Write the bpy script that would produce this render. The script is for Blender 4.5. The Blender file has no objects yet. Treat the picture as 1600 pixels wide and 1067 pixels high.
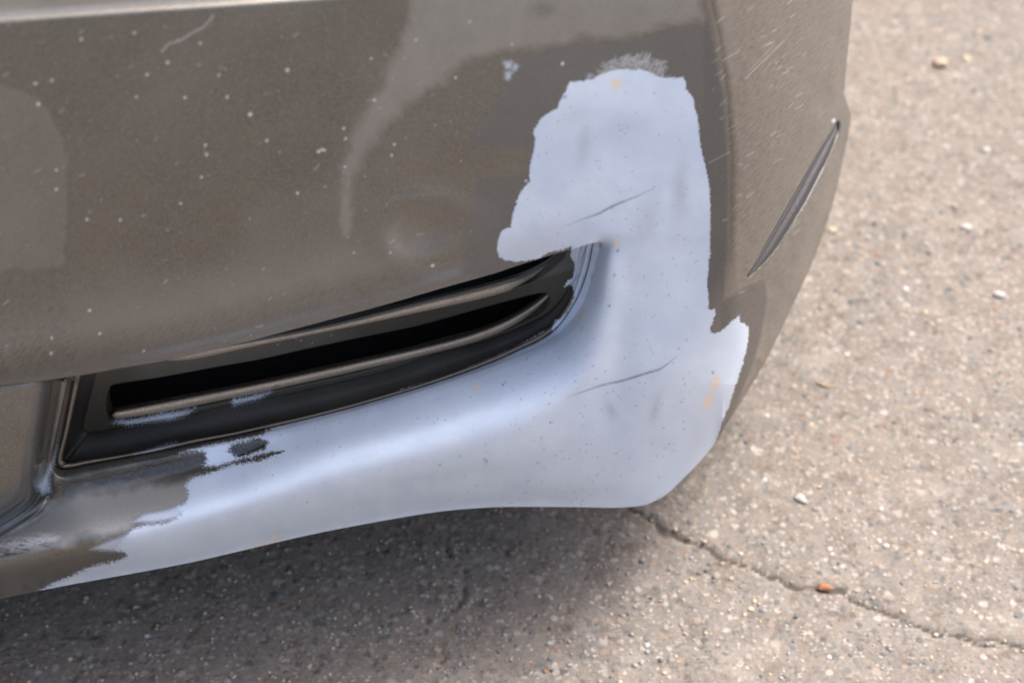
import bpy, bmesh, math, random
import numpy as np
from math import radians
rng = np.random.RandomState(7)
random.seed(7)
scene = bpy.context.scene
col = scene.collection

# ------------------------------------------------------------------ camera
PITCH = radians(41.0); FPX = 2222.2; CAMH = 1.05; CAM = np.array([0.0, -0.755, CAMH])
cam_data = bpy.data.cameras.new('camera'); cam = bpy.data.objects.new('camera', cam_data); col.objects.link(cam)
cam.location = CAM; cam.rotation_euler = (radians(90) - PITCH, 0, 0)
cam_data.sensor_width = 36; cam_data.lens = 50; cam_data.clip_start = 0.02; cam_data.clip_end = 2000
cam_data.dof.use_dof = True; cam_data.dof.focus_distance = 1.085; cam_data.dof.aperture_fstop = 4.5
scene.camera = cam

# ------------------------------------------------------------------ sky and sun
SUN_EL = radians(63); SUN_AZ = radians(60)        # azimuth measured from +Y towards +X
world = bpy.data.worlds.new('World'); scene.world = world; world.use_nodes = True
wn = world.node_tree.nodes; wl = world.node_tree.links
bg = wn['Background']; sky = wn.new('ShaderNodeTexSky'); sky.sky_type = 'NISHITA'; sky.sun_disc = False
sky.sun_elevation = SUN_EL; sky.sun_rotation = SUN_AZ; sky.air_density = 1.0; sky.dust_density = 6.5; sky.ozone_density = 0.2
wl.new(sky.outputs[0], bg.inputs[0]); bg.inputs[1].default_value = 0.13
sd = bpy.data.lights.new('sun', 'SUN'); sd.energy = 1.5; sd.angle = radians(20); sd.color = (1.0, 1.0, 1.0)
sun = bpy.data.objects.new('sun', sd); col.objects.link(sun)
sun.location = (1, 1, 4)
sdir = (math.cos(SUN_EL)*math.sin(SUN_AZ), math.cos(SUN_EL)*math.cos(SUN_AZ), math.sin(SUN_EL))
from mathutils import Vector
sun.rotation_euler = Vector(sdir).to_track_quat('Z', 'Y').to_euler()
vs = scene.view_settings; vs.view_transform = 'Standard'; vs.look = 'None'; vs.exposure = 1.25; vs.gamma = 1; vs.use_curve_mapping = False

# ------------------------------------------------------------------ numeric helpers
def rays(u, v):
    a = (u - 800) / FPX; b = (533.5 - v) / FPX
    return a, math.cos(PITCH) + b*math.sin(PITCH), -math.sin(PITCH) + b*math.cos(PITCH)
def on_ground(u, v, z=0.0):
    dx, dy, dz = rays(np.asarray(u, float), np.asarray(v, float)); t = (z - CAMH)/dz
    return np.stack([CAM[0]+t*dx, CAM[1]+t*dy, np.full_like(t, z)], -1)
def sst(a, b, x): t = np.clip((x-a)/(b-a), 0, 1); return t*t*(3-2*t)
def seg_dist(px, py, line, closed=False):
    P = np.array(line, float); Q = np.roll(P, -1, 0) if closed else P[1:]; P0 = P if closed else P[:-1]
    best = np.full(px.shape, 1e9)
    for (ax, ay), (bx, by) in zip(P0, Q):
        vx, vy = bx-ax, by-ay; L = vx*vx+vy*vy + 1e-9
        t = np.clip(((px-ax)*vx + (py-ay)*vy)/L, 0, 1)
        d = (px-ax-t*vx)**2 + (py-ay-t*vy)**2
        np.minimum(best, d, out=best)
    return np.sqrt(best)
def inside(px, py, poly):
    P = np.array(poly, float); r = np.zeros(px.shape, bool); n = len(P); j = n-1
    for i in range(n):
        xi, yi = P[i]; xj, yj = P[j]
        if yi != yj:
            c = ((yi > py) != (yj > py)) & (px < (xj-xi)*(py-yi)/(yj-yi) + xi)
            r ^= c
        j = i
    return r
def sdf(px, py, poly):
    d = seg_dist(px, py, poly, True); return np.where(inside(px, py, poly), -d, d)
def nearest_on(px, py, poly):
    P = np.array(poly, float); Q = np.roll(P, -1, 0); best = np.full(px.shape, 1e18); ox = px.copy(); oy = py.copy()
    for (ax, ay), (bx, by) in zip(P, Q):
        vx, vy = bx-ax, by-ay; L = vx*vx+vy*vy+1e-9
        t = np.clip(((px-ax)*vx+(py-ay)*vy)/L, 0, 1); qx = ax+t*vx; qy = ay+t*vy
        d = (px-qx)**2+(py-qy)**2; m = d < best
        best[m] = d[m]; ox[m] = qx[m]; oy[m] = qy[m]
    return ox, oy
def cr(pts, n=8):                       # Catmull-Rom through the points
    P = np.array(pts, float); P = np.vstack([2*P[0]-P[1], P, 2*P[-1]-P[-2]]); out = []
    for i in range(1, len(P)-2):
        for k in range(n):
            t = k/n; a, b, c, d = P[i-1], P[i], P[i+1], P[i+2]
            out.append(0.5*((2*b)+(-a+c)*t+(2*a-5*b+4*c-d)*t*t+(-a+3*b-3*c+d)*t**3))
    out.append(P[-2]); return np.array(out)
def vnoise(x, y, seed=0):               # smooth value noise in numpy
    r = np.random.RandomState(seed).rand(256, 256)
    xi = np.floor(x).astype(int); yi = np.floor(y).astype(int); fx = x-xi; fy = y-yi
    fx = fx*fx*(3-2*fx); fy = fy*fy*(3-2*fy); g = lambda i, j: r[i % 256, j % 256]
    return (g(xi, yi)*(1-fx)+g(xi+1, yi)*fx)*(1-fy) + (g(xi, yi+1)*(1-fx)+g(xi+1, yi+1)*fx)*fy

# ------------------------------------------------------------------ bumper: plan shape and feature lines
def softmax2(a, b, k): h = np.clip(0.5+0.5*(a-b)/k, 0, 1); return b*(1-h)+a*h + k*h*(1-h)
XCV = np.array([-400, 0, 150, 250, 400, 480, 600, 700, 800, 1000]); XCX = np.array([.09, .128, .145, .153, .161, .160, .160, .152, .14, .12])
def front(x): return 0.024 + 0.27*x + 0.10*x*x
def plan(x, v):
    xc = np.interp(v, XCV, XCX); d = x - xc
    k = 0.009 + 0.069*sst(380, 640, v)
    side = front(xc) + 1.8*d + 1.5*np.maximum(d, 0)**2
    return softmax2(front(x), side, k)
L1 = [(-400, 640), (-200, 622), (-60, 611), (0, 605), (60, 596), (129, 586), (191, 575), (266, 562), (340, 545), (377, 536), (434, 521), (509, 501), (584, 481), (620, 471), (695, 449), (770, 428), (800, 418), (847, 403), (892, 390), (920, 381.5), (940, 378)]
# stations round the grille insert: bumper edge, rim outside, rim inside, plate edge
ST = [((108, 576), (117, 576), (129, 574), (152, 574)), ((97, 634), (106, 634), (117, 628), (139, 625)), ((87, 680), (97, 680), (107, 674), (131, 660)),
 ((80, 718), (88, 718), (98, 713), (130, 670)), ((83, 735), (92, 731), (103, 723), (136, 676)), ((101, 741), (106, 733), (112, 723), (145, 675)), ((138, 733), (138, 726), (140, 718), (160, 673)), ((191, 722), (191, 716), (191, 710), (191, 666)),
 ((250, 711), (250, 705), (247, 699), (229, 660)), ((304, 699), (304, 693), (304, 686), (294, 649)), ((360, 688), (360, 682), (360, 676), (340, 637)), ((415, 676), (415, 670), (413, 664), (387, 628)),
 ((471, 663), (471, 657), (471, 651), (450, 616)), ((546, 643), (546, 638), (546, 632), (520, 600)), ((640, 616), (640, 611), (640, 605), (610, 578)), ((714, 592), (714, 587), (714, 580), (680, 553)),
 ((772, 571), (770, 566), (768, 559), (735, 540)), ((812, 555), (808, 549), (805, 542), (775, 527)), ((852, 536), (846, 531), (843, 523), (810, 513)), ((882, 513), (873, 510), (866, 505), (838, 500)), ((903, 487), (893, 482), (885, 478), (860, 487)),
 ((917, 460), (906, 458), (897, 454), (876, 470)), ((929, 418), (919, 420), (909, 418), (889, 448)), ((939, 378), (928, 378), (918, 378), (901, 415)), ((945, 335), (937, 335), (928, 335), (910, 372))]
EC, RO, RI, PC = [cr([s[k] for s in ST], 6) for k in range(4)]
EH = EC[(EC[:, 1] > 377)]                                        # part of the edge below the lip
EXT = [(-300, 900), (-60, 858), (0, 833), (35, 812), (60, 792), (74, 765), (80, 735)]
ELONG = cr(EXT, 4).tolist() + [p for p in EH.tolist() if p[0] > 82 and (p[0] > 100 or p[1] > 715)]
RL = cr([(-300, 920), (-60, 884), (0, 873), (100, 858), (200, 842), (300, 815), (400, 786), (500, 756), (600, 729), (700, 702), (790, 676), (850, 652), (893, 620), (922, 585), (940, 540), (950, 480), (954, 430), (956, 395)], 4).tolist()
BL = [(-300, 985), (-60, 945), (0, 935), (100, 915), (200, 897), (300, 878), (420, 850), (500, 832), (600, 813), (680, 800), (740, 794), (800, 791.5), (900, 792), (960, 793), (1000, 790), (1020, 784), (1043, 771), (1064, 751), (1084, 731), (1104, 709), (1119, 688), (1137, 660), (1164, 618), (1198, 560), (1240, 474), (1275, 396), (1300, 322), (1318, 248), (1328, 196), (1329, 172), (1320, 146), (1323, 100), (1328, 50), (1332, 0), (1340, -200)]
BLs = cr(BL, 4)
LIPC = cr(L1, 3)
DOM = BLs.tolist() + [(1340, -200), (-200, -200), (-200, 969)]
slit = 3.2
GL = [(p[0], p[1]+slit) for p in LIPC.tolist() if p[0] < 104]
DOM = [(-200, -200), (-200, np.interp(-200, LIPC[:, 0], LIPC[:, 1]))]
DOM += [p for p in LIPC.tolist() if -200 < p[0]]                 # along the lip to its end
DOM += [p for p in EH.tolist()[::-1] if p[1] > 594 or p[0] > 200]
DOM += [p for p in GL[::-1] if p[0] < 98 and p[0] > -200] + [(-200, np.interp(-200, LIPC[:, 0], LIPC[:, 1])+slit)]
DOM += [(-200, 969)] + [p for p in BLs.tolist() if p[0] > -195 and p[1] > -200] + [(1340, -200)]

# relief of the skin, in metres towards the viewer of the car's front, on a coarse grid then softened
GS = 4.0; GU = np.arange(-420, 1460, GS); GV = np.arange(-320, 1040, GS)
gu, gv = np.meshgrid(GU, GV)
dL = seg_dist(gu, gv, LIPC.tolist()); dE = seg_dist(gu, gv, ELONG); dR = seg_dist(gu, gv, RL); dB = seg_dist(gu, gv, BLs.tolist())
lip_v = np.interp(gu, LIPC[:, 0], LIPC[:, 1])
upper = gv < lip_v
upper |= (gu > 940) & (gv < 378)
RR = np.array(RL); below = np.zeros(gu.shape, bool)
poly_below = RL + [(956, 300), (2000, 300), (2000, 2000), (-300, 2000)]
below = inside(gu, gv, poly_below)
poly_scoop = RL + [(956, 360), (945, 360)] + ELONG[::-1]
scoop = inside(gu, gv, poly_scoop)
vert = -0.018*((gv-380)/430.0)**2*np.where(gv < 380, 1, 0.6)
up_off = vert - 0.016*np.clip(1-dL/62.0, 0, 1)**2.2*(1-sst(850, 945, gu))
t = dE/(dE+dR+1e-6)
wl_ = 1-sst(330, 520, gu)
tp = (1-wl_)*np.sin(np.clip(t, 0, 1)*np.pi/2)**1.15 + wl_*(0.75*sst(0.12, 1.0, t)+0.25*t)
offR = np.interp(gu, [-200, 300, 700, 860, 960], [.006, .008, .006, .001, -.002])
offE = np.interp(gu, [-200, 100, 600, 800, 870, 925, 945], [-.036, -.042, -.043, -.043, -.040, -.034, -.030])
sc_off = offE + (offR-offE)*tp
tb = dR/(dR+dB+1e-6)
lowtuck = np.interp(gu, [-200, 300, 600, 800, 950, 1100], [.036, .046, .052, .056, .044, .022])
lo_off = np.where(gv > 395, offR - lowtuck*tb**1.6 * sst(395, 560, gv), offR)
colw = sst(956, 1000, gu)*(1-sst(560, 720, gv))
lo_off = lo_off*(1-colw) + (-0.001)*colw - 0.008*colw*sst(300, 600, gv)*0
cent = -0.014 - 0.018*np.exp(-(dE/34.0)**2) - 0.022*np.exp(-((dE-8)/12.0)**2)                     # middle panel left of the insert
off = np.where(upper, up_off, np.where(below, lo_off, np.where(scoop, sc_off, cent)))
ridge_ = .0042*np.exp(-(dR/17.0)**2)*sst(740, 880, gu)*(1-sst(560, 690, gv))*sst(385, 430, gv)
off = np.where(below | scoop, off+ridge_, off)
far_right = (gu > 1125)
off = np.where(far_right & ~upper, -0.004*sst(450, 640, gv)-0.01*sst(600, 760, gv), off)
off = np.where((gu > 940) & upper, vert*np.interp(gu, [940, 1140, 1340], [1, .9, .5]), off)
def blur(a, s):
    r = int(3*s/GS)+1; k = np.exp(-0.5*(np.arange(-r, r+1)*GS/s)**2); k /= k.sum()
    p = np.pad(a, r, mode='edge'); p = np.apply_along_axis(lambda m: np.convolve(m, k, 'valid'), 0, p)
    return np.apply_along_axis(lambda m: np.convolve(m, k, 'valid'), 1, p)
# soften within the skin below the lip and above it separately, so that the lip stays an edge
def fill_blur(mask, s):
    w = mask.astype(float); return blur(off*w, s)/np.maximum(blur(w, s), 1e-4)
crisp_up = fill_blur(upper | (gu > 938), 7); soft_up = fill_blur(upper | (gu > 938), 22)
m2 = ~upper | (gu > 938)
crisp_lo = fill_blur(m2, 6); soft_lo = fill_blur(m2, 10)
wS = sst(6, 40, dE)*sst(0, 30, dB)
wS2 = wS*(1-(1-sst(0, 60, gu))*0)
offs_lo = crisp_lo*(1-wS2)+soft_lo*wS2
bead = 0.0032*np.exp(-((dE-3)/4.5)**2)*(gu < 74)*(gv > 775)
wU = sst(10, 45, dL)
offs_up = crisp_up
wx = sst(938, 975, gu)
wv = sst(340, 400, gv)
side_mix = offs_up*(1-wv)+offs_lo*wv
OFF_UP = offs_up*(1-wx)+side_mix*wx
OFF_LO = offs_lo*(1-wx)+side_mix*wx + bead
def samp(A, u, v):
    x = np.clip((u-GU[0])/GS, 0, len(GU)-1.001); y = np.clip((v-GV[0])/GS, 0, len(GV)-1.001)
    i = x.astype(int); j = y.astype(int); fx = x-i; fy = y-j
    return (A[j, i]*(1-fx)+A[j, i+1]*fx)*(1-fy)+(A[j+1, i]*(1-fx)+A[j+1, i+1]*fx)*fy
TRIM_L = cr([(1167, 432), (1179, 412), (1196, 382), (1231, 321), (1260, 270), (1282, 232), (1301, 203), (1307, 190)], 6)
TRIM_R = cr([(1168, 433), (1184, 419), (1210, 391), (1254, 324), (1279, 277), (1298, 238), (1308, 209), (1310, 191)], 6)
def skin_off(u, v):
    lv = np.interp(u, LIPC[:, 0], LIPC[:, 1]); up = v < lv+0.4*slit
    o = np.where(up, samp(OFF_UP, u, v), samp(OFF_LO, u, v))
    # dent, ledge at the top, edge of the side, pressed line for the trim
    r = np.hypot((u-672)/1.35, (v-360)*1.15)
    o = o - 0.0042*np.exp(-(r/27)**2) + 0.0026*np.exp(-((r-58)/20)**2)*(1-.7*sst(660, 760, u))
    ledge = 26 - 0.075*u + 0.00001*u*u
    q_ = np.clip((ledge+12-v)/44.0, 0, 1.6); o = o - 0.034*q_**1.7*(1-sst(350, 700, u)*.5)
    tr = sdf(u, v, TRIM_L.tolist()+TRIM_R.tolist()[::-1])
    o = o - 0.006*(1-sst(-2, 3, tr))
    m = u > 1130
    dsil = np.where(m & (v > 185), seg_dist(u, v, BLs.tolist()), 1e3) if m.any() else 1e3
    o = o - 0.012*np.exp(-(dsil/14)**2)*sst(190, 300, v)
    nar = sst(1255, 1300, u)*(1-sst(60, 190, abs(v-150)))
    o = o - 0.004*np.exp(-(((v-150) - (u-1320)*-0.4)/16)**2)*nar
    # slow waviness of an old repair
    o = o + 0.0009*(vnoise(u/95.0+3, v/80.0+5, 3)-0.5)*sst(700, 900, u)*(1-sst(1080, 1150, u))
    o = o + 0.0005*(vnoise(u/180.0, v/140.0, 4)-0.5)
    return o
def lift(u, v, o):
    u = np.asarray(u, float); v = np.asarray(v, float); o = np.broadcast_to(np.asarray(o, float), u.shape)
    dx, dy, dz = rays(u, v); lo = np.full(u.shape, 0.3); hi = np.full(u.shape, 3.0)
    for _ in range(34):
        mid = (lo+hi)/2; h = CAM[1]+mid*dy - plan(CAM[0]+mid*dx, v) + o
        lo = np.where(h < 0, mid, lo); hi = np.where(h < 0, hi, mid)
    t = (lo+hi)/2
    return np.stack([CAM[0]+t*dx, CAM[1]+t*dy, CAM[2]+t*dz], -1)

# ------------------------------------------------------------------ marks and painted reflections on the paint (surface chart coordinates)
PRIMER = [(887,134),(891,128),(900,128),(912,127),(919,124),(928,124),(938,117),(950,113),(964,109),(977,108),(989,111),(1002,109),(1015,114),(1026,119),(1037,123),(1050,122),(1059,123),(1066,120),(1071,128),(1073,140),(1082,153),(1085,166),(1091,185),(1092,203),(1093,220),(1099,247),(1106,278),(1109,297),(1110,340),(1109,399),(1107,425),(1105,442),(1107,465),(1107,486),(1112,484),(1117,482),(1118,492),(1114,502),(1109,511),(1110,519),(1118,521),(1127,517),(1137,508),(1150,497),(1155,492),(1157,504),(1164,505),(1170,513),(1169,530),(1161,568),(1150,600),(1140,630),(1128,662),(1121,684),(1112,720),(1050,800),(1000,840),(740,840),(600,860),(420,900),(300,925),(200,940),(58,950),(60,925),(70,918),(89,908),(117,897),(132,889),(148,883),(168,879),(186,875),(198,867),(193,863),(178,859),(188,846),(200,833),(214,822),(240,818),(262,816),(276,808),(284,800),(270,795),(290,786),(294,772),(289,757),(302,746),(333,737),(360,727),(405,719),(425,712),(446,704),(415,708),(390,714),(364,721),(339,728),(318,729),(323,719),(321,709),(308,704),(296,704),(281,708),(300,701),(314,698),(353,690),(395,682),(411,677),(427,671),(409,672),(408,669),(436,664),(477,654),(529,640),(600,621),(616,618),(617,611),(640,605),(714,582),(800,545),(866,509),(865,499),(876,498),(888,484),(896,466),(896,451),(893,444),(881,449),(886,440),(894,434),(898,422),(897,409),(891,401),(893,385),(880,390),(856,396),(840,405),(824,408),(806,409),(792,407),(779,402),(776,389),(778,374),(784,360),(798,354),(801,335),(806,318),(811,303),(820,292),(828,284),(827,270),(828,258),(833,238),(836,217),(833,207),(836,201),(842,190),(849,182),(860,176),(871,169),(878,152),(884,142)]
DUSTED = [[(205,815),(225,802),(262,795),(292,784),(296,800),(270,812),(240,817)], [(140,858),(160,848),(190,838),(215,826),(215,850),(190,862),(165,861)],
          [(176,660),(206,656),(257,646),(304,639),(292,648),(268,656),(240,658),(200,664)], [(362,630),(364,623),(382,621),(424,612),(404,624),(382,629),(364,634)],
          [(208,710),(240,701),(272,692),(278,692),(262,699),(236,706)], [(92,692),(91,706),(84,728),(77,746),(80,768),(66,774),(58,760),(70,742),(82,718)],
          [(787,97),(800,96),(799,109),(790,108)], [(801,99),(810,103),(807,109),(801,113)], [(790,112),(801,113),(795,126),(789,123)], [(917,121),(921,116),(924,119),(921,124)]]
HOLES = [[(356,704),(362,694),(384,690),(396,684),(408,686),(419,690),(414,702),(396,707),(384,714),(368,712)], [(186,820),(214,816),(245,808),(268,804),(276,808),(262,814),(236,817),(205,826),(196,830)]]
SCRATCH = [[(889,351),(915,341),(935,334),(950,326),(967,318),(990,309),(1022,295)], [(886,622),(905,614),(940,602),(975,594),(1010,583),(1030,577),(1045,567),(1058,556)], [(882,155),(884,150)]]
PALE = [[(1318,143),(1325,157),(1331,176)], [(1285,262),(1262,306),(1240,342)], [(253,82),(258,75),(265,68),(282,64),(300,52),(318,43),(328,32),(333,25)]]
SAND = [(733,228),(745,200),(770,180),(782,150),(795,125),(815,95),(850,80),(920,68),(1000,60),(1060,45),(1108,40),(1122,90),(1135,180),(1141,280),(1139,380),(1130,470),(1165,445),(1196,432),(1200,470),(1192,520),(1178,570),(1150,640),(1120,700),(1080,720),(1000,600),(900,420),(830,440),(720,430),(725,370),(745,278),(800,275),(826,276),(829,232),(780,232)]
FLARE = [(1288,208),(1303,176),(1318,141),(1332,170),(1330,230),(1312,268),(1306,214)]
SWOOSH = [(640,-40),(636,30),(620,70),(598,112),(570,175),(545,215),(532,262),(529,310),(531,372),(546,365),(552,300),(566,248),(600,200),(640,165),(690,130),(720,105),(745,92),(790,86),(850,80),(920,62),(1000,54),(1060,44),(1108,38),(1098,-40)]  # reflected light band, painted as a paler tone
LPATCH = [(-60,100),(20,140),(60,150),(82,190),(97,220),(103,245),(103,330),(99,352),(99,415),(-60,432)]  # brighter reflection at the left, put into the colour
LPATCH2 = [(-60,432),(99,416),(103,470),(112,500),(118,560),(60,590),(-60,600)]
RINGP = [(600,372),(612,350),(632,338),(628,372),(640,400),(668,414),(700,416),(735,410),(715,430),(670,436),(625,425),(606,402)]
YEL = [(963,131,10,10,0),(961,379,3.5,7,0),(1118,598,8,14,.3),(1107,626,7,16,.5),(908,492,3,14,.3),(172,907,34,3.2,-.19),(152,910,12,4,-.19),(415,851,24,3.5,-.22),(432,838,12,2.2,-.3),(744,606,2.5,10,.1),(122,535,4,4,0),(164,522,6,3,0)]
SWC = [(742,60),(700,70),(668,92),(640,124),(606,156),(580,186),(560,222),(546,258),(540,300),(536,356)]  # bright core of the painted reflection band
LIP_SHADE = [(60,778),(78,752),(96,742),(135,737),(190,727),(300,704),(420,682),(440,690),(430,708),(340,728),(300,741),(220,752),(130,764),(90,778)]  # painted shade: overhang shadow and the dark opening mirrored in the lip
LIP_SHINE_DUST = [(-60,860),(0,836),(40,815),(70,790),(120,772),(220,756),(300,742),(330,745),(300,775),(280,800),(200,828),(120,846),(0,866),(-60,878)]  # dusty lip tone, brightened to stand in for the light falling on it
SMUDGE = [(1063,300,12,42,.05,.8),(912,228,11,34,.1,.6),(1010,345,16,40,.3,.5),(900,180,20,14,0,.3),(954,640,8,16,-.5,.9),(1024,640,8,22,.2,.7),(990,420,40,26,.2,.35),(780,580,60,16,-.35,.35),(520,690,90,14,-.25,.35),(880,770,90,12,-.05,.4),(1085,700,14,60,.4,.3),(700,740,120,10,-.15,.25),(985,195,44,16,-.2,.25)]
SPECKS = [(210,52,3),(127,62,3.2),(313,68,2.6),(262,98,3.4),(342,118,2.8),(230,117,3),(55,131,3.4),(81,126,3),(60,163,4),(289,153,3),(355,152,3.2),(213,152,2.6),(449,110,4),(391,179,4.5),(417,220,3.2),(503,234,3.2),(498,237,4),(321,227,3),(323,242,3.2),(88,266,3),(88,296,3.2),(282,318,2.8),(315,277,2.6),(136,343,3),(188,344,3),(465,302,3),(537,201,2.8),(507,235,3),(540,217,2.8),(616,226,3),(612,243,2.6),(539,261,2.6),(585,157,2.8),(580,92,2.6),(650,63,2.4),(734,34,2.4),(712,122,2.8),(800,70,2.2),(879,100,3.6),(822,283,2.8),(676,415,4),(610,395,2.4),(553,395,2),(140,485,3.4),(80,552,3.4),(81,528,3),(122,590,2.6),(225,548,2.6),(224,549,2),(156,521,3),(1303,189,5)]
r2 = np.random.RandomState(11)
for _ in range(120):
    SPECKS.append((r2.uniform(-150, 760), r2.uniform(30, 560), abs(r2.normal(0, .5))+.5))
for _ in range(38):
    x_, y_, a_, l_ = r2.uniform(-100, 700), r2.uniform(40, 540), r2.uniform(-1.2, .3), r2.uniform(3, 11); PALE.append([(x_, y_), (x_+l_*math.cos(a_), y_+l_*math.sin(a_))])
DARKSP = [(760,720,2.2),(757,717,1.5),(786,601,2),(790,597,1.5),(1114,582,2.4),(965,392,2),(960,430,2),(952,478,2.2),(860,660,2)]
for _ in range(380):
    k = r2.rand()
    if k < .55: u_, v_ = r2.uniform(820, 1080), r2.uniform(420, 780)
    else: u_, v_ = r2.uniform(330, 950), r2.uniform(560, 800)
    DARKSP.append((u_, v_, r2.uniform(0.3, 1.35)))
for _ in range(90): DARKSP.append((r2.uniform(820, 1090), r2.uniform(140, 420), r2.uniform(.6, 1.2)))
HAIR = []
for _ in range(150):                                             # fine diagonal scratches on the corner
    u_ = r2.uniform(1112, 1262); v_ = r2.uniform(-60, 330) if r2.rand() < .85 else r2.uniform(300, 470)
    L_ = r2.uniform(3, 15); a_ = radians(r2.uniform(22, 50)); HAIR.append((u_, v_, u_+L_*math.cos(a_), v_-L_*math.sin(a_), r2.rand()))
HAIR += [(1165,123,1225,64,.1),(1172,110,1210,70,.15),(1244,163,1290,108,.9),(1230,190,1246,160,.9),(1108,255,1140,238,.1),(1130,95,1155,80,.1)]
BRIST = []
for _ in range(150):
    u_ = r2.uniform(934, 1036); L_ = r2.uniform(4, 20); a_ = radians(r2.choice([25, 40, 60, 140, 155])+r2.normal(0, 10)); top = 122-26*math.sin(math.pi*(u_-930)/112.0)
    y_ = top+r2.uniform(-2, 14); BRIST.append((u_, y_, u_+L_*math.cos(a_), r2.uniform(.2, .75), L_*math.sin(a_)))
for _ in range(40):
    a0 = r2.uniform(-1.2, 1.2); u_ = 985+50*math.sin(a0); y_ = 104-8*math.cos(a0)+r2.uniform(-6, 8); BRIST.append((u_, y_, u_+r2.uniform(6, 18), r2.uniform(.2, .6), r2.uniform(-3, 5)))
def splat(F, px, py, order, x, y, r):                            # cheap disc: only vertices in the box
    lo = np.searchsorted(order[1], y-r-3); hi = np.searchsorted(order[1], y+r+3); idx = order[0][lo:hi]
    m = idx[np.abs(px[idx]-x) < r+3]
    d = np.hypot(px[m]-x, py[m]-y); F[m] = np.maximum(F[m], 1-np.clip((d-r+1.0)/1.6, 0, 1))
def streak(F, px, py, order, x0, y0, x1, y1, w, s=1.0):
    lo = np.searchsorted(order[1], min(y0, y1)-w-3); hi = np.searchsorted(order[1], max(y0, y1)+w+3); idx = order[0][lo:hi]
    m = idx[(px[idx] > min(x0, x1)-w-3) & (px[idx] < max(x0, x1)+w+3)]
    if len(m): F[m] = np.maximum(F[m], s*(1-np.clip((seg_dist(px[m], py[m], [(x0, y0), (x1, y1)])-w+.8)/1.6, 0, 1)))
def marks(u, v):
    n = len(u); A = {}
    o = np.argsort(v); order = (o, v[o])
    p = sdf(u, v, PRIMER)
    for h in HOLES: p = np.maximum(p, -sdf(u, v, h))
    A['primer'] = p
    q = np.full(n, 60.0)
    for d in DUSTED: np.minimum(q, sdf(u, v, d), out=q)
    A['dusted'] = q
    light = np.zeros(n); dark = np.zeros(n); yel = np.zeros(n)
    for x, y, r in SPECKS: splat(light, u, v, order, x, y, r*.72)
    for x, y, r in DARKSP: splat(dark, u, v, order, x, y, r)
    for L in PALE:
        for a, b in zip(L[:-1], L[1:]): streak(light, u, v, order, *a, *b, 1.5 if len(L) > 2 else .5+.7*abs(math.sin(a[0])), .36 if len(L) > 2 else .12+.22*abs(math.sin(a[1]*1.7)))
    for L in SCRATCH:
        Lc = cr(L, 5); nl = len(Lc)
        for i_ in range(nl-1):
            t_ = (i_+.5)/nl; streak(dark, u, v, order, *Lc[i_], *Lc[i_+1], .5+1.3*math.sin(math.pi*t_), .35+.55*math.sin(math.pi*t_)*(.6+.4*abs(math.sin(i_*2.3))))
            streak(dark, u, v, order, Lc[i_][0]+3, Lc[i_][1]-4, Lc[i_+1][0]+3, Lc[i_+1][1]-4, .4, .12*(math.sin(i_*.9) > 0))
    for x0, y0, x1, y1, k in HAIR:
        streak(dark if k > .4 else light, u, v, order, x0, y0, x1, y1, .8, .08+.24*abs(math.sin(k*40)))
    for x0, y0, x1, k, L in BRIST: streak(light, u, v, order, x0, y0, x1, y0-L, .7, k)
    lip_glint = (1-sst(-14, 4, sdf(u, v, [(-40, 846), (60, 830), (100, 832), (90, 850), (20, 868), (-40, 878)])))  # sky glint on the lip, painted as pale streaks
    light = np.maximum(light, lip_glint*sst(.25, .6, vnoise(u/14+v/9, v/2.2-u/30, 31)*.6+vnoise(u/3, v/2, 32)*.4)*1.25)
    arc = seg_dist(u, v, [(-40, 852), (0, 829), (35, 808), (58, 794), (70, 783)]); light = np.maximum(light, np.exp(-(arc/3.2)**2)*(v > 700)*.9)  # clear-coat glint along the fold, drawn as a pale line
    for x, y, a, b, r in YEL:
        c, s = math.cos(r), math.sin(r); du = u-x; dv = v-y; X = (du*c+dv*s)/a; Y = (-du*s+dv*c)/b
        np.maximum(yel, np.exp(-(X*X+Y*Y)*1.1)*1.1, out=yel)
    smu = np.zeros(n)
    for x, y, a, b, r, k in SMUDGE:
        c, s_ = math.cos(r), math.sin(r); X = ((u-x)*c+(v-y)*s_)/a; Y = (-(u-x)*s_+(v-y)*c)/b; smu = np.maximum(smu, k*np.exp(-(X*X+Y*Y)))
    A['smudge'] = smu
    A['light'] = light; A['dark'] = dark; A['filler'] = yel
    A['sanded'] = np.maximum(1-sst(-5, 4, sdf(u, v, SAND)), .8*(1-sst(-4, 4, sdf(u, v, FLARE))))
    jg = 16*(vnoise(u/26, v/26, 41)-.5)+7*(vnoise(u/9, v/9, 42)-.5)
    sw = 1-sst(-16, 8, sdf(u, v, SWOOSH)+jg)
    core = np.exp(-(seg_dist(u, v, SWC)/9.0)**2)*(.35+.65*vnoise(u/7, v/12, 43))
    lip_pale = (1-sst(-14, 8, sdf(u, v, LIP_SHINE_DUST)+jg))
    sw = sw*(1-.75*np.exp(-(((u-848)/22)**2+((v-15)/14)**2)))
    lp = 1-sst(-5, 4, sdf(u, v, LPATCH)+.5*jg); lp2 = 1-sst(-8, 8, sdf(u, v, LPATCH2)+jg)
    low = np.exp(-((v-np.interp(u, LIPC[:, 0], LIPC[:, 1])+62)/60)**2)*(1-sst(560, 820, u))
    rp = 1-sst(-12, 8, sdf(u, v, RINGP))
    A['sanded'] = np.maximum(1-sst(-5, 4, sdf(u, v, SAND)), .8*(1-sst(-4, 4, sdf(u, v, FLARE))))
    A['lip_shine_dust'] = lip_pale
    cre = np.interp(v, [-200, 0, 60, 150, 250, 400, 480], [1085, 1110, 1124, 1136, 1142, 1141, 1126])
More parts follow.
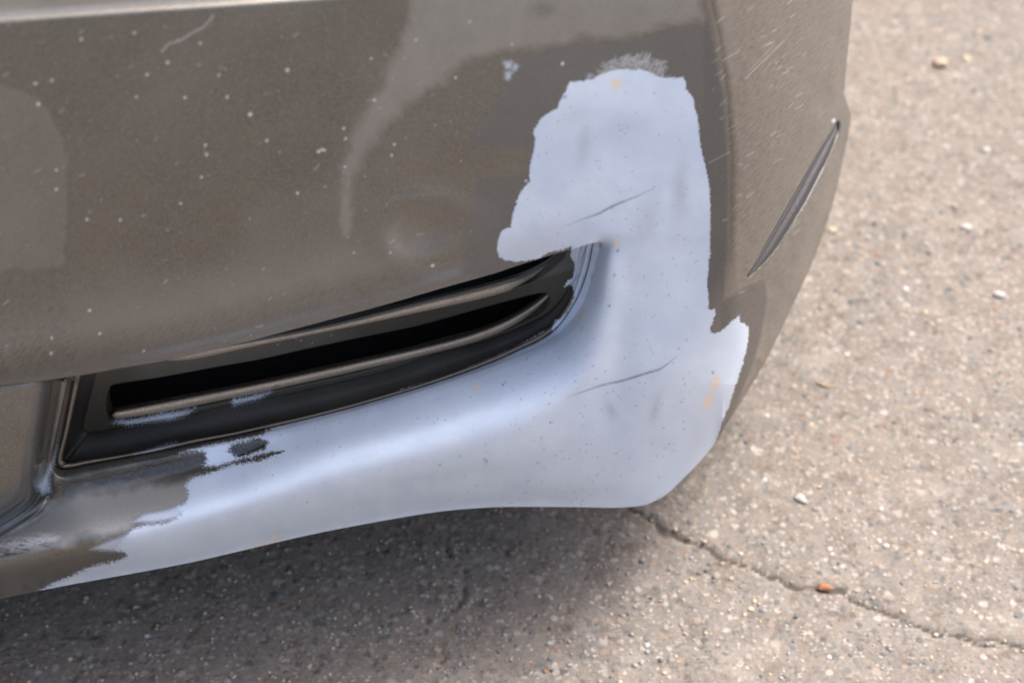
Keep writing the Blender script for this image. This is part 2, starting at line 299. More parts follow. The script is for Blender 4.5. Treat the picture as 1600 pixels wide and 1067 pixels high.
    A['scuff'] = sst(-3, 3, u-cre)*np.exp(-np.clip(u-cre, 0, 999)/42.0)*(1-sst(330, 470, v))
    A['scuff'] = np.maximum(A['scuff'], .5*A['sanded']*sst(1122, 1132, u)*sst(410, 450, v))
    A['lip_shade'] = .85*(1-sst(-10, 5, sdf(u, v, LIP_SHADE)+jg*.6))
    A['refl_film'] = np.clip(.9*sw + .35*core + .36*lp + .35*rp + .2*lp2 + .5*lip_pale + .58*low + .16*sst(.35, .7, vnoise(u/150, v/120, 51))*(u < 1100), 0, 1)  # painted reflections (swoosh, left patch) mixed with dust along the lip
    A['mud'] = np.clip(sst(1125, 1165, u)*(1-A['sanded']*.8) + .45*lp2 + .5*np.exp(-((v-np.interp(u, LIPC[:, 0], LIPC[:, 1])+38)/26)**2)*(1-sst(640, 800, u)), 0, 1)
    return A
def make_mesh(name, V, F, uv=None, mat=None, parent=None, smooth=True, kind=None, with_marks=True):
    me = bpy.data.meshes.new(name); V = np.asarray(V, np.float32); F = np.asarray(F, np.int32); k = F.shape[1]
    me.vertices.add(len(V)); me.vertices.foreach_set('co', V.ravel())
    me.loops.add(F.size); me.loops.foreach_set('vertex_index', F.ravel())
    me.polygons.add(len(F)); me.polygons.foreach_set('loop_start', np.arange(0, F.size, k, dtype=np.int32))
    me.update(calc_edges=True); me.validate()
    if smooth: me.polygons.foreach_set('use_smooth', np.ones(len(me.polygons), bool))
    if uv is not None and with_marks:
        u, v = uv[:, 0].astype(float), uv[:, 1].astype(float)
        for a, d in marks(u, v).items():
            at = me.attributes.new(a, 'FLOAT', 'POINT'); at.data.foreach_set('value', d.astype(np.float32))
        at = me.attributes.new('chart', 'FLOAT_VECTOR', 'POINT')
        at.data.foreach_set('vector', np.stack([u/100, v/100, 0*u], -1).astype(np.float32).ravel())
    ob = bpy.data.objects.new(name, me); col.objects.link(ob)
    if mat: me.materials.append(mat)
    if parent: ob.parent = parent
    if kind: ob['kind'] = kind
    return ob
def boundary_edges(F):
    E = np.concatenate([F[:, [i, (i+1) % F.shape[1]]] for i in range(F.shape[1])]); K = np.sort(E, 1)
    key = K[:, 0].astype(np.int64)*(K.max()+1)+K[:, 1]; un, inv, cnt = np.unique(key, return_inverse=True, return_counts=True)
    return E[cnt[inv] == 1]
def chart_mesh(dom, step, box, offf, rings):
    U = np.arange(box[0], box[2]+step, step); Vv = np.arange(box[1], box[3]+step, step); uu, vv = np.meshgrid(U, Vv)
    cu = (uu[:-1, :-1]+uu[1:, 1:])/2; cv = (vv[:-1, :-1]+vv[1:, 1:])/2
    ok = inside(cu, cv, dom)
    nx = len(U); idx = np.arange(uu.size).reshape(uu.shape)
    F = np.stack([idx[:-1, :-1], idx[:-1, 1:], idx[1:, 1:], idx[1:, :-1]], -1)[ok]
    used = np.unique(F); remap = -np.ones(uu.size, int); remap[used] = np.arange(len(used)); F = remap[F]
    u = uu.ravel()[used].astype(float); v = vv.ravel()[used].astype(float)
    be = boundary_edges(F); bv = np.unique(be)
    u[bv], v[bv] = nearest_on(u[bv], v[bv], dom)
    F = F[:, ::-1]
    P = lift(u, v, offf(u, v))
    if rings:
        be = boundary_edges(F); bv = np.unique(be); D = rings(u[bv], v[bv])          # D: rings x verts x 3
        cur = bv; base = P[bv]
        VU = [np.stack([u, v], -1)]; VP = [P]; FF = [F]; n0 = len(P); mp = {}
        inv = -np.ones(len(P), int); inv[bv] = np.arange(len(bv)); prev = bv
        for k in range(D.shape[0]):
            VP.append(base+D[k]); VU.append(np.stack([u[bv], v[bv]], -1)); new = n0+np.arange(len(bv)); n0 += len(bv)
            a = inv[be[:, 0]]; b = inv[be[:, 1]]
            FF.append(np.stack([prev[b], prev[a], new[a], new[b]], -1)); prev = new
        P = np.concatenate(VP); uv = np.concatenate(VU); F = np.concatenate(FF)
    else: uv = np.stack([u, v], -1)
    return P, F, uv
def loft(curves, offsets, sub=1):
    C = [np.asarray(c, float) for c in curves]; n = len(C[0]); P = []; UV = []
    for c, o in zip(C, offsets):
        P.append(lift(c[:, 0], c[:, 1], o)); UV.append(c)
    P = np.concatenate(P); UV = np.concatenate(UV); F = []
    i = np.arange(n-1)
    for k in range(len(C)-1): F.append(np.stack([k*n+i, (k+1)*n+i, (k+1)*n+i+1, k*n+i+1], -1))
    return P, np.concatenate(F), UV

# ------------------------------------------------------------------ materials
def nodes_of(name):
    m = bpy.data.materials.new(name); m.use_nodes = True; return m, m.node_tree.nodes, m.node_tree.links
class NB:
    def __init__(s, name): s.m, s.n, s.l = nodes_of(name); s.b = s.n['Principled BSDF']
    def attr(s, a): x = s.n.new('ShaderNodeAttribute'); x.attribute_name = a; return x.outputs['Vector' if a == 'chart' else 'Fac']
    def put(s, sock, v):
        if isinstance(v, bpy.types.NodeSocket): s.l.new(v, sock)
        else:
            if sock.type == 'RGBA' and len(v) == 3: v = (*v, 1)
            sock.default_value = v
    def math(s, op, a, b=0.0, c=None, clamp=False):
        x = s.n.new('ShaderNodeMath'); x.operation = op; x.use_clamp = clamp; s.put(x.inputs[0], a); s.put(x.inputs[1], b)
        if c is not None: s.put(x.inputs[2], c)
        return x.outputs[0]
    def mix(s, f, a, b, blend='MIX'):
        x = s.n.new('ShaderNodeMix'); x.data_type = 'RGBA'; x.blend_type = blend; s.put(x.inputs[0], f); s.put(x.inputs[6], a); s.put(x.inputs[7], b); return x.outputs[2]
    def mixf(s, f, a, b):
        x = s.n.new('ShaderNodeMix'); x.data_type = 'FLOAT'; s.put(x.inputs[0], f); s.put(x.inputs[2], a); s.put(x.inputs[3], b); return x.outputs[0]
    def noise(s, vec, scale, detail=3, rough=.5, dist=0.0):
        x = s.n.new('ShaderNodeTexNoise'); s.l.new(vec, x.inputs['Vector']); x.inputs['Scale'].default_value = scale; x.inputs['Detail'].default_value = detail; x.inputs['Roughness'].default_value = rough; x.inputs['Distortion'].default_value = dist; return x.outputs['Fac']
    def vor(s, vec, scale, feat='F1', out='Distance', rnd=1.0):
        x = s.n.new('ShaderNodeTexVoronoi'); x.feature = feat; s.l.new(vec, x.inputs['Vector']); x.inputs['Scale'].default_value = scale; x.inputs['Randomness'].default_value = rnd; return x.outputs[out]
    def ramp(s, f, stops, interp='LINEAR'):
        x = s.n.new('ShaderNodeValToRGB'); s.put(x.inputs[0], f); x.color_ramp.interpolation = interp; e = x.color_ramp.elements
        while len(e) < len(stops): e.new(0.5)
        for i, (p, c) in enumerate(stops): e[i].position = p; e[i].color = (*c, 1) if len(c) == 3 else (c[0], c[0], c[0], 1)
        return x.outputs[0]
    def step(s, f, a, b):
        x = s.n.new('ShaderNodeMapRange'); x.interpolation_type = 'SMOOTHSTEP'; s.put(x.inputs[0], f); x.inputs[1].default_value = a; x.inputs[2].default_value = b; return x.outputs[0]
    def mapping(s, vec, scale=(1, 1, 1), rot=(0, 0, 0)):
        x = s.n.new('ShaderNodeMapping'); s.l.new(vec, x.inputs[0]); x.inputs['Scale'].default_value = scale; x.inputs['Rotation'].default_value = rot; return x.outputs[0]
    def obj(s): x = s.n.new('ShaderNodeTexCoord'); return x.outputs['Object']
    def bump(s, h, strength, dist, prev=None):
        x = s.n.new('ShaderNodeBump'); s.l.new(h, x.inputs['Height']); x.inputs['Strength'].default_value = strength; x.inputs['Distance'].default_value = dist
        if prev: s.l.new(prev, x.inputs['Normal'])
        return x.outputs[0]
    def set(s, **k):
        for a, v in k.items(): s.put(s.b.inputs[a.replace('_', ' ')], v)

def paint_material(name, base, dust, coat=1.0, metal=.55, spec=.45):
    N = NB(name); ch = N.attr('chart'); ob = N.obj()
    fine = N.noise(ob, 1500, 2, .7); mid = N.noise(ob, 420, 3, .6); big = N.noise(ch, .9, 4, .6); rag = N.noise(ch, 22, 4, .65); rag2 = N.noise(ch, 6, 3, .6)
    # primer mask: ragged brush edge
    sx = N.n.new('ShaderNodeSeparateXYZ'); N.l.new(ch, sx.inputs[0]); lft = N.math('SUBTRACT', 1.0, N.step(sx.outputs[0], 3.6, 4.7)); xf_ = N.noise(ch, 70, 2, .7)
    sd_ = N.math('ADD', N.attr('primer'), N.math('MULTIPLY', N.math('SUBTRACT', rag, .5), N.mixf(lft, 9.0, 20.0)))
    sd_ = N.math('ADD', sd_, N.math('MULTIPLY', N.math('SUBTRACT', xf_, .5), N.mixf(lft, 3.0, 24.0)))
    sd_ = N.math('ADD', sd_, N.math('MULTIPLY', N.math('SUBTRACT', rag2, .5), 5.0))
    P = N.math('SUBTRACT', 1.0, N.step(sd_, -1.1, 1.1))
    dd = N.math('ADD', N.attr('dusted'), N.math('MULTIPLY', N.math('SUBTRACT', N.noise(ch, 60, 3, .7), .5), 34.0))
    D = N.math('MULTIPLY', N.math('SUBTRACT', 1.0, N.step(dd, -3.0, 2.0)), .82)
    W = N.math('MAXIMUM', P, D)
    fl = N.ramp(fine, [(.30, (.50,)), (.48, (.85,)), (.60, (1.25,)), (.72, (2.4,))])
    c = N.mix(1.0, base, fl, 'MULTIPLY')
    c = N.mix(N.math('MULTIPLY', N.step(big, .35, .7), .35), c, tuple(x*1.25 for x in base))
    sand = N.attr('sanded'); refl_film = N.math('MULTIPLY', N.attr('refl_film'), N.mixf(N.noise(ch, 2.2, 4, .6), .55, 1.15))
    c = N.mix(N.math('MULTIPLY', sand, .62), c, (.125, .122, .118))
    c = N.mix(N.math('MULTIPLY', refl_film, .66), c, (.345, .325, .298))
    ld = N.math('MULTIPLY', N.attr('lip_shine_dust'), N.mixf(N.noise(ob, 1500, 2, .8), .3, 1.2)); c = N.mix(N.math('MULTIPLY', ld, .85), c, (.44, .43, .42))
    mud = N.math('MULTIPLY', N.attr('mud'), N.mixf(N.noise(N.mapping(ch, (2.6, .8, 1), (0, 0, .5)), 2.5, 5, .65), .1, 1.1))
    c = N.mix(N.math('MULTIPLY', mud, .80), c, dust)
    # road film: small pale and dark flecks
    fleck = N.step(N.noise(ch, 17, 3, .7), .66, .78); c = N.mix(N.math('MULTIPLY', fleck, .16), c, (.30, .29, .26))
    fleck2 = N.step(N.noise(N.mapping(ch, (1, 1, 1), (0, 0, 1.0)), 31, 2, .7), .68, .76); c = N.mix(N.math('MULTIPLY', fleck2, .35), c, (.03, .028, .024))
    sc = N.noise(N.mapping(ch, (1, 1, 1), (0, 0, .75)), 1, 1); sm = N.noise(N.mapping(N.mapping(ch, (1, 1, 1), (0, 0, .80)), (7, 34, 1)), 1.0, 3, .7)
    c = N.mix(N.math('MULTIPLY', N.math('MULTIPLY', N.attr('mud'), N.step(sm, .50, .62)), .62), c, (.045, .038, .030))
    c = N.mix(N.math('MULTIPLY', N.math('MULTIPLY', N.attr('scuff'), N.mixf(N.step(sm, .35, .6), .55, 1.0)), .92), c, (.022, .018, .014))
    c = N.mix(N.math('MULTIPLY', N.attr('lip_shade'), N.mixf(N.step(rag, .3, .6), .6, 1.0)), c, (.022, .020, .020))  # darkens the lip band with its painted shade
    c = N.mix(N.math('MULTIPLY', N.math('MULTIPLY', N.attr('mud'), N.step(sm, .42, .30)), .30), c, (.34, .30, .25))
    prim = N.mix(N.step(N.noise(ch, 1.1, 5, .65), .3, .72), (.57, .655, .79), (.67, .75, .87))
    prim = N.mix(N.math('MULTIPLY', N.step(N.noise(N.mapping(ch, (1, .35, 1)), 5, 5, .7), .6, .8), .22), prim, (.36, .38, .43))
    prim = N.mix(N.math('MULTIPLY', N.step(N.noise(ob, 1500, 2, .6), .2, .8), .10), prim, (.75, .77, .8))
    prim = N.mix(N.math('MULTIPLY', N.step(N.noise(N.mapping(ch, (1, 3.5, 1), (0, 0, -.4)), 9, 3, .6), .66, .72), .30), prim, (.30, .31, .34))
    prim = N.mix(N.math('MULTIPLY', N.attr('smudge'), N.mixf(N.noise(ch, 26, 3, .7), .0, .9)), prim, (.30, .31, .34))
    prim = N.mix(N.math('MULTIPLY', N.math('MULTIPLY', N.step(N.attr('filler'), .12, .85), N.step(N.noise(N.mapping(N.mapping(ch, (1, 1, 1), (0, 0, -1.0)), (12, 34, 1)), 1.0, 3, .6), .34, .60)), .85), prim, (.88, .62, .34))
    c = N.mix(W, c, prim)
    edge = N.math('SUBTRACT', 1.0, N.step(N.math('ABSOLUTE', sd_), 0.3, 2.2))
    c = N.mix(N.math('MULTIPLY', edge, .18), c, (.30, .30, .31))
    lightm = N.math('MULTIPLY', N.attr('light'), 1.0)
    c = N.mix(N.math('MULTIPLY', lightm, .90), c, (.74, .77, .81))
    c = N.mix(N.math('MULTIPLY', N.attr('dark'), .72), c, (.075, .075, .085))
    nP = N.math('SUBTRACT', 1.0, W)
    rough_s = N.math('MAXIMUM', N.math('MULTIPLY', sand, .8), N.math('MULTIPLY', refl_film, .7))
    rough_s = N.math('MAXIMUM', rough_s, N.math('MULTIPLY', mud, .8)); rough_s = N.math('MAXIMUM', rough_s, N.attr('lip_shine_dust'))
    N.set(Base_Color=c, Metallic=N.math('MULTIPLY', nP, N.math('MULTIPLY_ADD', rough_s, -.35, metal)),
          Roughness=N.mixf(W, N.mixf(rough_s, .38, .55), .36), Coat_Weight=N.math('MULTIPLY', nP, N.math('MULTIPLY_ADD', rough_s, -.75, coat)),
          Coat_Roughness=N.mixf(rough_s, .05, .3))
    N.b.inputs['Specular IOR Level'].default_value = spec
    b = N.bump(fine, .18, .0004); b = N.bump(mid, .10, .0006, b)
    b = N.bump(W, .8, .0007, b); N.set(Normal=b)
    return N.m
BROWN = (.140, .128, .108)
M_PAINT = paint_material('bronze_metallic_paint', BROWN, (.092, .078, .062))
M_SLAT = paint_material('slat_paint_lightened', (.44, .36, .275), (.25, .2, .15), .4, .3)  # bumper paint lightened to carry light bounced off the ground
def dark_plastic(name, colr, r=.55):
    return paint_material(name, colr, (.1, .09, .07), .0, .1, .18)
M_PLATE = dark_plastic('dark_dusty_plastic', (.040, .037, .029))
M_SHELF = dark_plastic('black_plastic', (.019, .0175, .016))
def simple(name, c, rough=.6, var=.3, scale=60, metal=0, bumpd=.0003):
    N = NB(name); o = N.obj(); n = N.noise(o, scale, 5, .6)
    N.set(Base_Color=N.mix(n, tuple(x*(1-var) for x in c), tuple(min(1, x*(1+var)) for x in c)), Roughness=rough, Metallic=metal, Normal=N.bump(n, .5, bumpd)); return N.m
M_VOID = simple('black_inside', (.022, .020, .019), .8, .5, 90)
M_UNSEEN = simple('unseen_parts_plastic', (.02, .02, .02), .7)
def trim_material():
    N = NB('scuffed_trim_plastic'); ch = N.attr('chart'); n = N.noise(N.mapping(ch, (1, 1, 1)), 25, 4, .7); n2 = N.noise(ch, 5, 3, .6)
    k = N.attr('cross'); a = N.attr('along'); mid = N.math('MULTIPLY', N.step(k, .20, .40), N.math('SUBTRACT', 1.0, N.step(k, .45, .75)))
    mid = N.math('MULTIPLY', mid, N.math('MULTIPLY', N.mixf(N.step(a, .15, .75), .45, 1.0), N.mixf(N.step(n, .3, .7), .4, 1.0)))
    c = N.mix(mid, (.028, .028, .034), (.21, .21, .225))  # groove's middle highlight and dark edges are mixed into the colour
    N.set(Base_Color=c, Roughness=.5, Normal=N.bump(n, .5, .0005)); return N.m
M_TRIM = trim_material()

# ------------------------------------------------------------------ the car
car = bpy.data.objects.new('car', None); col.objects.link(car); car.empty_display_size = .2
car['label'] = 'bronze grey car with primer patched bumper corner above the concrete'; car['category'] = 'car'
def rings(u, v):
    n = len(u); K = 5; D = np.zeros((K, n, 3))
    dl = np.abs(v-np.interp(u, LIPC[:, 0], LIPC[:, 1])); de = seg_dist(u, v, EH.tolist()); db = seg_dist(u, v, BLs.tolist())
    gl = np.abs(v-slit-np.interp(u, LIPC[:, 0], LIPC[:, 1]))
    fe = np.array([(0,.0015,-.001),(0,.004,-.003),(0,.006,-.006),(0,.008,-.009),(0,.01,-.012)])
    T = {'lip': [(0,.003,-.0022),(0,.007,-.0034),(0,.014,-.004),(0,.05,-.004),(0,.10,.0)], 'E': fe, 'slit': [(0,.003,.001),(0,.006,.003),(0,.01,.006),(0,.02,.012),(0,.03,.014)],
         'bot': [(0,.0015,-.0015),(0,.004,-.0028),(0,.008,-.003),(0,.03,.002),(0,.06,.012)], 'bots': [(-.0008,.001,-.0015),(-.002,.002,-.0026),(-.005,.003,-.002),(-.02,.01,.01),(-.05,.02,.02)],
         'sil': [(0.0,.01,0),(0.004,.08,0),(.0,.4,0),(-.01,.9,0),(-.02,1.6,.0)], 'left': [(-.05,-.012,0),(-.3,-.05,0),(-.6,-.05,0),(-.75,0.05,0),(-.9,.6,0)], 'top': [(0,.02,.012),(0,.1,.05),(0,.3,.12),(0,.8,.22),(0,1.5,.28)]}
    for i in range(n):
        if u[i] < -195: k = 'left'
        elif v[i] < -195: k = 'top'
        elif de[i] < 1.5: k = 'E'
        elif dl[i] < 1.5 and u[i] < 945: k = 'lip'
        elif gl[i] < 1.6 and u[i] < 110: k = 'slit'
        elif u[i] > 1128:
            w = float(sst(165, 330, v[i])); D[:, i] = np.array(T['sil'])*(1-w)+np.array(T['bots'])*w; continue
        else: k = 'bot'
        D[:, i] = T[k]
    return D
P, F, UV = chart_mesh(DOM, 2.0, (-204, -204, 1346, 1000), skin_off, rings)
bumper = make_mesh('bumper_cover', P, F, UV, M_PAINT, car)
bumper['label'] = 'bronze metallic bumper cover with pale grey primer brushed over its corner'
# flange from the skin edge to the insert
oe = skin_off(EC[:, 0], np.maximum(EC[:, 1], 380)); oe = np.minimum(oe, -.015)
P, F, UV = loft([EC, EC*.5+RO*.5, RO, RO], [oe, oe-.004, oe-.007, oe-.020])
make_mesh('bumper_flange', P, F, UV, M_PAINT, bumper)
# grille insert
insert = bpy.data.objects.new('grille_insert', None); col.objects.link(insert); insert.parent = car; insert['label'] = 'dark slatted lower grille insert set into the bumper opening'
mid = RO*.5+RI*.5
P, F, UV = loft([RO, RO*.8+RI*.2, mid, RO*.2+RI*.8, RI, RI], [oe-.014, oe-.007, oe-.005, oe-.006, oe-.009, oe-.016])
rim = make_mesh('rim', P, F, UV, paint_material('rim_paint', (.21, .175, .14), (.2, .16, .12), .3, .4), insert)
pa = rim.data.attributes['primer']; pv = np.empty(len(P), np.float32); pa.data.foreach_get('value', pv); pv = np.where(UV[:, 0] < 862, 60, pv).astype(np.float32); pa.data.foreach_set('value', pv)
PO = -.078
op = np.full(len(PC), PO)
op = np.minimum(op, oe-.018)
P, F, UV = loft([RI, RI*.96+PC*.04, RI*.5+PC*.5, RI*.06+PC*.94, PC], [oe-.010, oe-.018, (oe-.014+op)/2, op+.0015, op])
make_mesh('shelf', P, F, UV, M_SHELF, insert)
SLOTB = cr([(172, 661), (166, 640), (167, 622), (171, 607), (182, 600), (247, 590), (340, 573), (404, 562), (471, 547), (546, 531), (640, 512), (676, 503), (751, 482), (807, 467), (840, 459), (854, 459), (859, 467), (855, 480), (843, 492), (822, 503), (789, 518), (751, 530), (695, 544), (620, 566), (546, 586), (471, 602), (421, 613), (380, 622), (362, 626), (304, 638), (257, 645), (206, 655)], 4).tolist()
SLOTA = cr([(250, 560), (340, 549), (396, 538), (471, 523), (527, 510), (584, 500), (640, 489), (676, 480), (732, 467), (789, 452), (826, 443), (854, 427), (876, 408), (884, 396), (884, 350), (600, 400), (300, 500)], 4).tolist()
PLD = [tuple(p) for p in PC.tolist()] + [(912, 350), (600, 430), (300, 510), (148, 540)]
def plate_ok(): return PLD
def p_rings(u, v):
    D = np.zeros((3, len(u), 3)); D[0] = (0, .0008, 0); D[1] = (0, .004, 0); D[2] = (0, .012, 0); return D
# plate with its two slots: chart mesh of the plate minus slots
_inside = inside
def plate_mesh():
    step = 2.0; U = np.arange(90, 930, step); Vv = np.arange(330, 700, step); uu, vv = np.meshgrid(U, Vv)
    cu = (uu[:-1, :-1]+uu[1:, 1:])/2; cv = (vv[:-1, :-1]+vv[1:, 1:])/2
    ok = inside(cu, cv, PLD) & ~inside(cu, cv, SLOTB) & ~inside(cu, cv, SLOTA)
    idx = np.arange(uu.size).reshape(uu.shape); F = np.stack([idx[:-1, :-1], idx[:-1, 1:], idx[1:, 1:], idx[1:, :-1]], -1)[ok]
    used = np.unique(F); rm = -np.ones(uu.size, int); rm[used] = np.arange(len(used)); F = rm[F]
    u = uu.ravel()[used].astype(float); v = vv.ravel()[used].astype(float); bv = np.unique(boundary_edges(F))
    best = np.full(len(bv), 1e9); bu = u[bv].copy(); bvv = v[bv].copy()
    for poly in (PLD, SLOTB, SLOTA):
        x, y = nearest_on(u[bv], v[bv], poly); d = np.hypot(x-u[bv], y-v[bv]); m = d < best; best[m] = d[m]; bu[m] = x[m]; bvv[m] = y[m]
    u[bv] = bu; v[bv] = bvv; F = F[:, ::-1]
    opp = poff(u, v)
    P = lift(u, v, opp); be = boundary_edges(F); inv = -np.ones(len(P), int); inv[bv] = np.arange(len(bv))
    VP = [P]; VU = [np.stack([u, v], -1)]; FF = [F]; n0 = len(P); prev = bv
    for d in ((0, .0012, 0), (0, .006, .0), (0, .014, 0)):
        VP.append(P[bv]+np.array(d)); VU.append(VU[0][bv]); new = n0+np.arange(len(bv)); n0 += len(bv)
        a = inv[be[:, 0]]; b = inv[be[:, 1]]; FF.append(np.stack([prev[b], prev[a], new[a], new[b]], -1)); prev = new
    return np.concatenate(VP), np.concatenate(FF), np.concatenate(VU)
def poff(u, v):      # the plate leans: follows the rim depth toward the right end
    return np.interp(u, [0, 700, 830, 880, 910], [PO, PO, PO+.006, PO+.018, PO+.03])
op2 = poff(PC[:, 0], PC[:, 1])
bpy.data.objects.remove(bpy.data.objects['shelf'])
P, F, UV = loft([RI, RI*.96+PC*.04, RI*.5+PC*.5, RI*.06+PC*.94, PC], [oe-.010, np.minimum(oe-.012, oe-.018), np.minimum((oe-.014+op2)/2, oe-.012), np.minimum(op2+.0015, oe-.010), op2])
make_mesh('shelf', P, F, UV, M_SHELF, insert)
P, F, UV = plate_mesh(); make_mesh('plate', P, F, UV, M_PLATE, insert)
def slat(crest, bottom, o_scale=1.0):
    def smooth_line(pts):
        q = cr(pts, 8); k_ = np.polyfit((q[:, 0]-500)/300, q[:, 1], 6); q[:, 1] = np.polyval(k_, (q[:, 0]-500)/300); return q
    c = smooth_line(crest); b = smooth_line(bottom); n = len(c)
    o = poff(b[:, 0], b[:, 1])+.004-.016*sst(770, 880, b[:, 0]); en = np.minimum(np.arange(n)/6.0, 1.0)[:, None]; en = np.sqrt(1-(1-en)**2)
    mid0 = (c+b)/2; c = mid0+(c-mid0)*en; b = mid0+(b-mid0)*en; e1 = (1-en[:, 0])*.006
    up = np.array([0., -1.0]); cur = [b+(0, 5)*en, b+(0, 1.5)*en, b, b*.72+c*.28, b*.4+c*.6, c, c+(0, -2)*en, c+(0, -3.6)*en, c+(0, -5.5)*en, c+(0, -8)*en]
    of = [o-.022, o-.007, o-.0012, o, o+.0002, o-.0008, o-.0045, o-.011, o-.02, o-.035]
    return loft(cur, [x-e1 for x in of])
CB = [(174, 645), (190, 643), (247, 632), (340, 613), (415, 600), (471, 587), (546, 570), (620, 555), (676, 541), (732, 525), (770, 513), (798, 501), (822, 484), (841, 471), (856, 462)]
BB = [(175, 651), (192, 652), (251, 643), (344, 624), (417, 610), (474, 597), (549, 580), (623, 564), (680, 550), (735, 535), (774, 523), (801, 510), (824, 493), (844, 478), (858, 467)]
CA = [(250, 558), (340, 542), (415, 531), (471, 519), (527, 506), (584, 493), (640, 483), (676, 471), (732, 455), (789, 443), (817, 434), (845, 419), (868, 404), (890, 386)]
BA = [(255, 568), (342, 552), (417, 537), (473, 525), (530, 512), (587, 502), (643, 491), (680, 482), (736, 469), (793, 453), (824, 445), (853, 428), (876, 411), (896, 392)]
for cc, bb in ((CA, BA), (CB, BB)):
    P, F, UV = slat(cc, bb); make_mesh('slat', P, F, UV, M_SLAT, insert)
# dark sheet standing in for the shaded space behind the slots
bk = lift(np.array([60., 60, 500, 500, 960, 960]), np.array([480., 760, 380, 680, 330, 560]), -.16)
make_mesh('shade_backing', bk, [[0, 1, 3, 2], [2, 3, 5, 4]], None, M_VOID, insert, False)
# side trim strip in its pressed line, with the pale clip above it
ks = [0, .08, .25, .5, .75, .92, 1]; so = [-.009, -.003, -.0048, -.0056, -.0048, -.0028, -.009]
cur = [TRIM_L*(1-k)+TRIM_R*k for k in ks]
P, F, UV = loft(cur, [skin_off(TRIM_L[:, 0]*.5+TRIM_R[:, 0]*.5-14, TRIM_L[:, 1]*.5+TRIM_R[:, 1]*.5-6)+s for s in so])
tr = make_mesh('side_trim', P, F, UV, M_TRIM, car); at = tr.data.attributes.new('cross', 'FLOAT', 'POINT'); at.data.foreach_set('value', np.repeat(np.array(ks, np.float32), len(TRIM_L)))
at = tr.data.attributes.new('along', 'FLOAT', 'POINT'); at.data.foreach_set('value', np.tile(np.linspace(0, 1, len(TRIM_L)).astype(np.float32), len(ks)))
tr['label'] = 'scuffed dark strip pressed into the side of the bumper'
# unseen underside of the car, lengthened to block light coming from behind
und = [(-1.2, .0), (-.4, -.02), (.05, .08), (.13, .17), (.2, .30), (.28, .5), (.3, 3.6), (-1.3, 3.6)]
bm = bmesh.new(); a = [bm.verts.new((x, y, .215)) for x, y in und]; b = [bm.verts.new((x, y, .228)) for x, y in und]
bm.faces.new(a[::-1]); bm.faces.new(b)
for i in range(len(a)): bm.faces.new((a[i], a[(i+1) % len(a)], b[(i+1) % len(a)], b[i]))
me = bpy.data.meshes.new('unseen_undertray'); bm.to_mesh(me); ut = bpy.data.objects.new('unseen_undertray', me); col.objects.link(ut); ut.parent = car; me.materials.append(M_UNSEEN)

# unseen front wheels, added to keep light off the ground under the car
def unseen_wheel(x, y):
    prof = [(.20, -.07), (.31, -.095), (.325, -.08), (.33, -.04), (.33, .04), (.325, .08), (.31, .095), (.20, .07), (.19, .05), (.05, .06), (.05, -.06), (.19, -.05)]
    n = 40; Vw = [(w, r_*math.cos(2*math.pi*i/n), r_*math.sin(2*math.pi*i/n)) for i in range(n) for r_, w in prof]; m_ = len(prof)
    Fw = [[i*m_+j, i*m_+(j+1) % m_, ((i+1) % n)*m_+(j+1) % m_, ((i+1) % n)*m_+j] for i in range(n) for j in range(m_)]
    ob = make_mesh('unseen_wheel', Vw, Fw, None, M_UNSEEN, car); ob.location = (x, y, .33); return ob
unseen_wheel(.13, 1.0); unseen_wheel(-1.15, 1.0)

# ------------------------------------------------------------------ ground
CR1 = [(940, 760), (985, 790), (1000, 800), (1015, 812), (1030, 826), (1055, 838), (1100, 853), (1130, 868), (1165, 882), (1180, 895), (1200, 905), (1212, 902), (1225, 913), (1250, 920), (1280, 922), (1320, 920), (1340, 935), (1360, 942), (1395, 955), (1410, 965), (1440, 980), (1470, 992), (1500, 993), (1545, 998), (1600, 1012), (1720, 1030)]
CR2 = [[(705, 850), (715, 880), (730, 905), (722, 935), (706, 955), (685, 970)], [(688, 990), (692, 1030), (685, 1052), (690, 1090)], [(1480, 992), (1510, 1000), (1560, 1012)], [(1325, 112), (1365, 128), (1395, 140), (1402, 160), (1430, 172), (1460, 178)], [(1500, 265), (1530, 288), (1600, 292)], [(1110, 680), (1150, 690), (1230, 704)]]
gx = np.concatenate([-np.geomspace(400, .72, 40), np.arange(-.70, 1.25, .0036), np.geomspace(1.27, 400, 40)])
gy = np.concatenate([-np.geomspace(400, .25, 40), np.arange(-.22, .9, .0036), np.arange(.9, 2.6, .008), np.geomspace(2.65, 400, 40)])
X, Y = np.meshgrid(gx, gy); xf, yf = X.ravel(), Y.ravel()
rough = rng.rand(len(xf))
def gl_(line): return [tuple(p[:2]) for p in on_ground(*np.array(line, float).T)]
wob = .009*(vnoise(xf*50, yf*50, 5)-.5)+.004*(vnoise(xf*160, yf*160, 7)-.5); wob2 = .009*(vnoise(xf*50+40, yf*50, 6)-.5)+.004*(vnoise(xf*160, yf*160, 8)-.5)
near = (xf > -.75) & (xf < 1.3) & (yf > -.3) & (yf < 2.7)
d1 = np.full(len(xf), 1.0); d2 = np.full(len(xf), 1.0)
d1[near] = seg_dist(xf[near]+wob[near], yf[near]+wob2[near], gl_(CR1))
for c_ in CR2: d2[near] = np.minimum(d2[near], seg_dist(xf[near]+wob[near], yf[near]+wob2[near], gl_(c_)))
wid = .0004+.0034*vnoise(xf*30, yf*30, 9)**1.6
c1 = np.clip(1-d1/(wid+.0015), 0, 1); c2 = np.clip(1-d2/(wid*.55+.0008), 0, 1)*.6
crack = np.maximum(c1, c2)
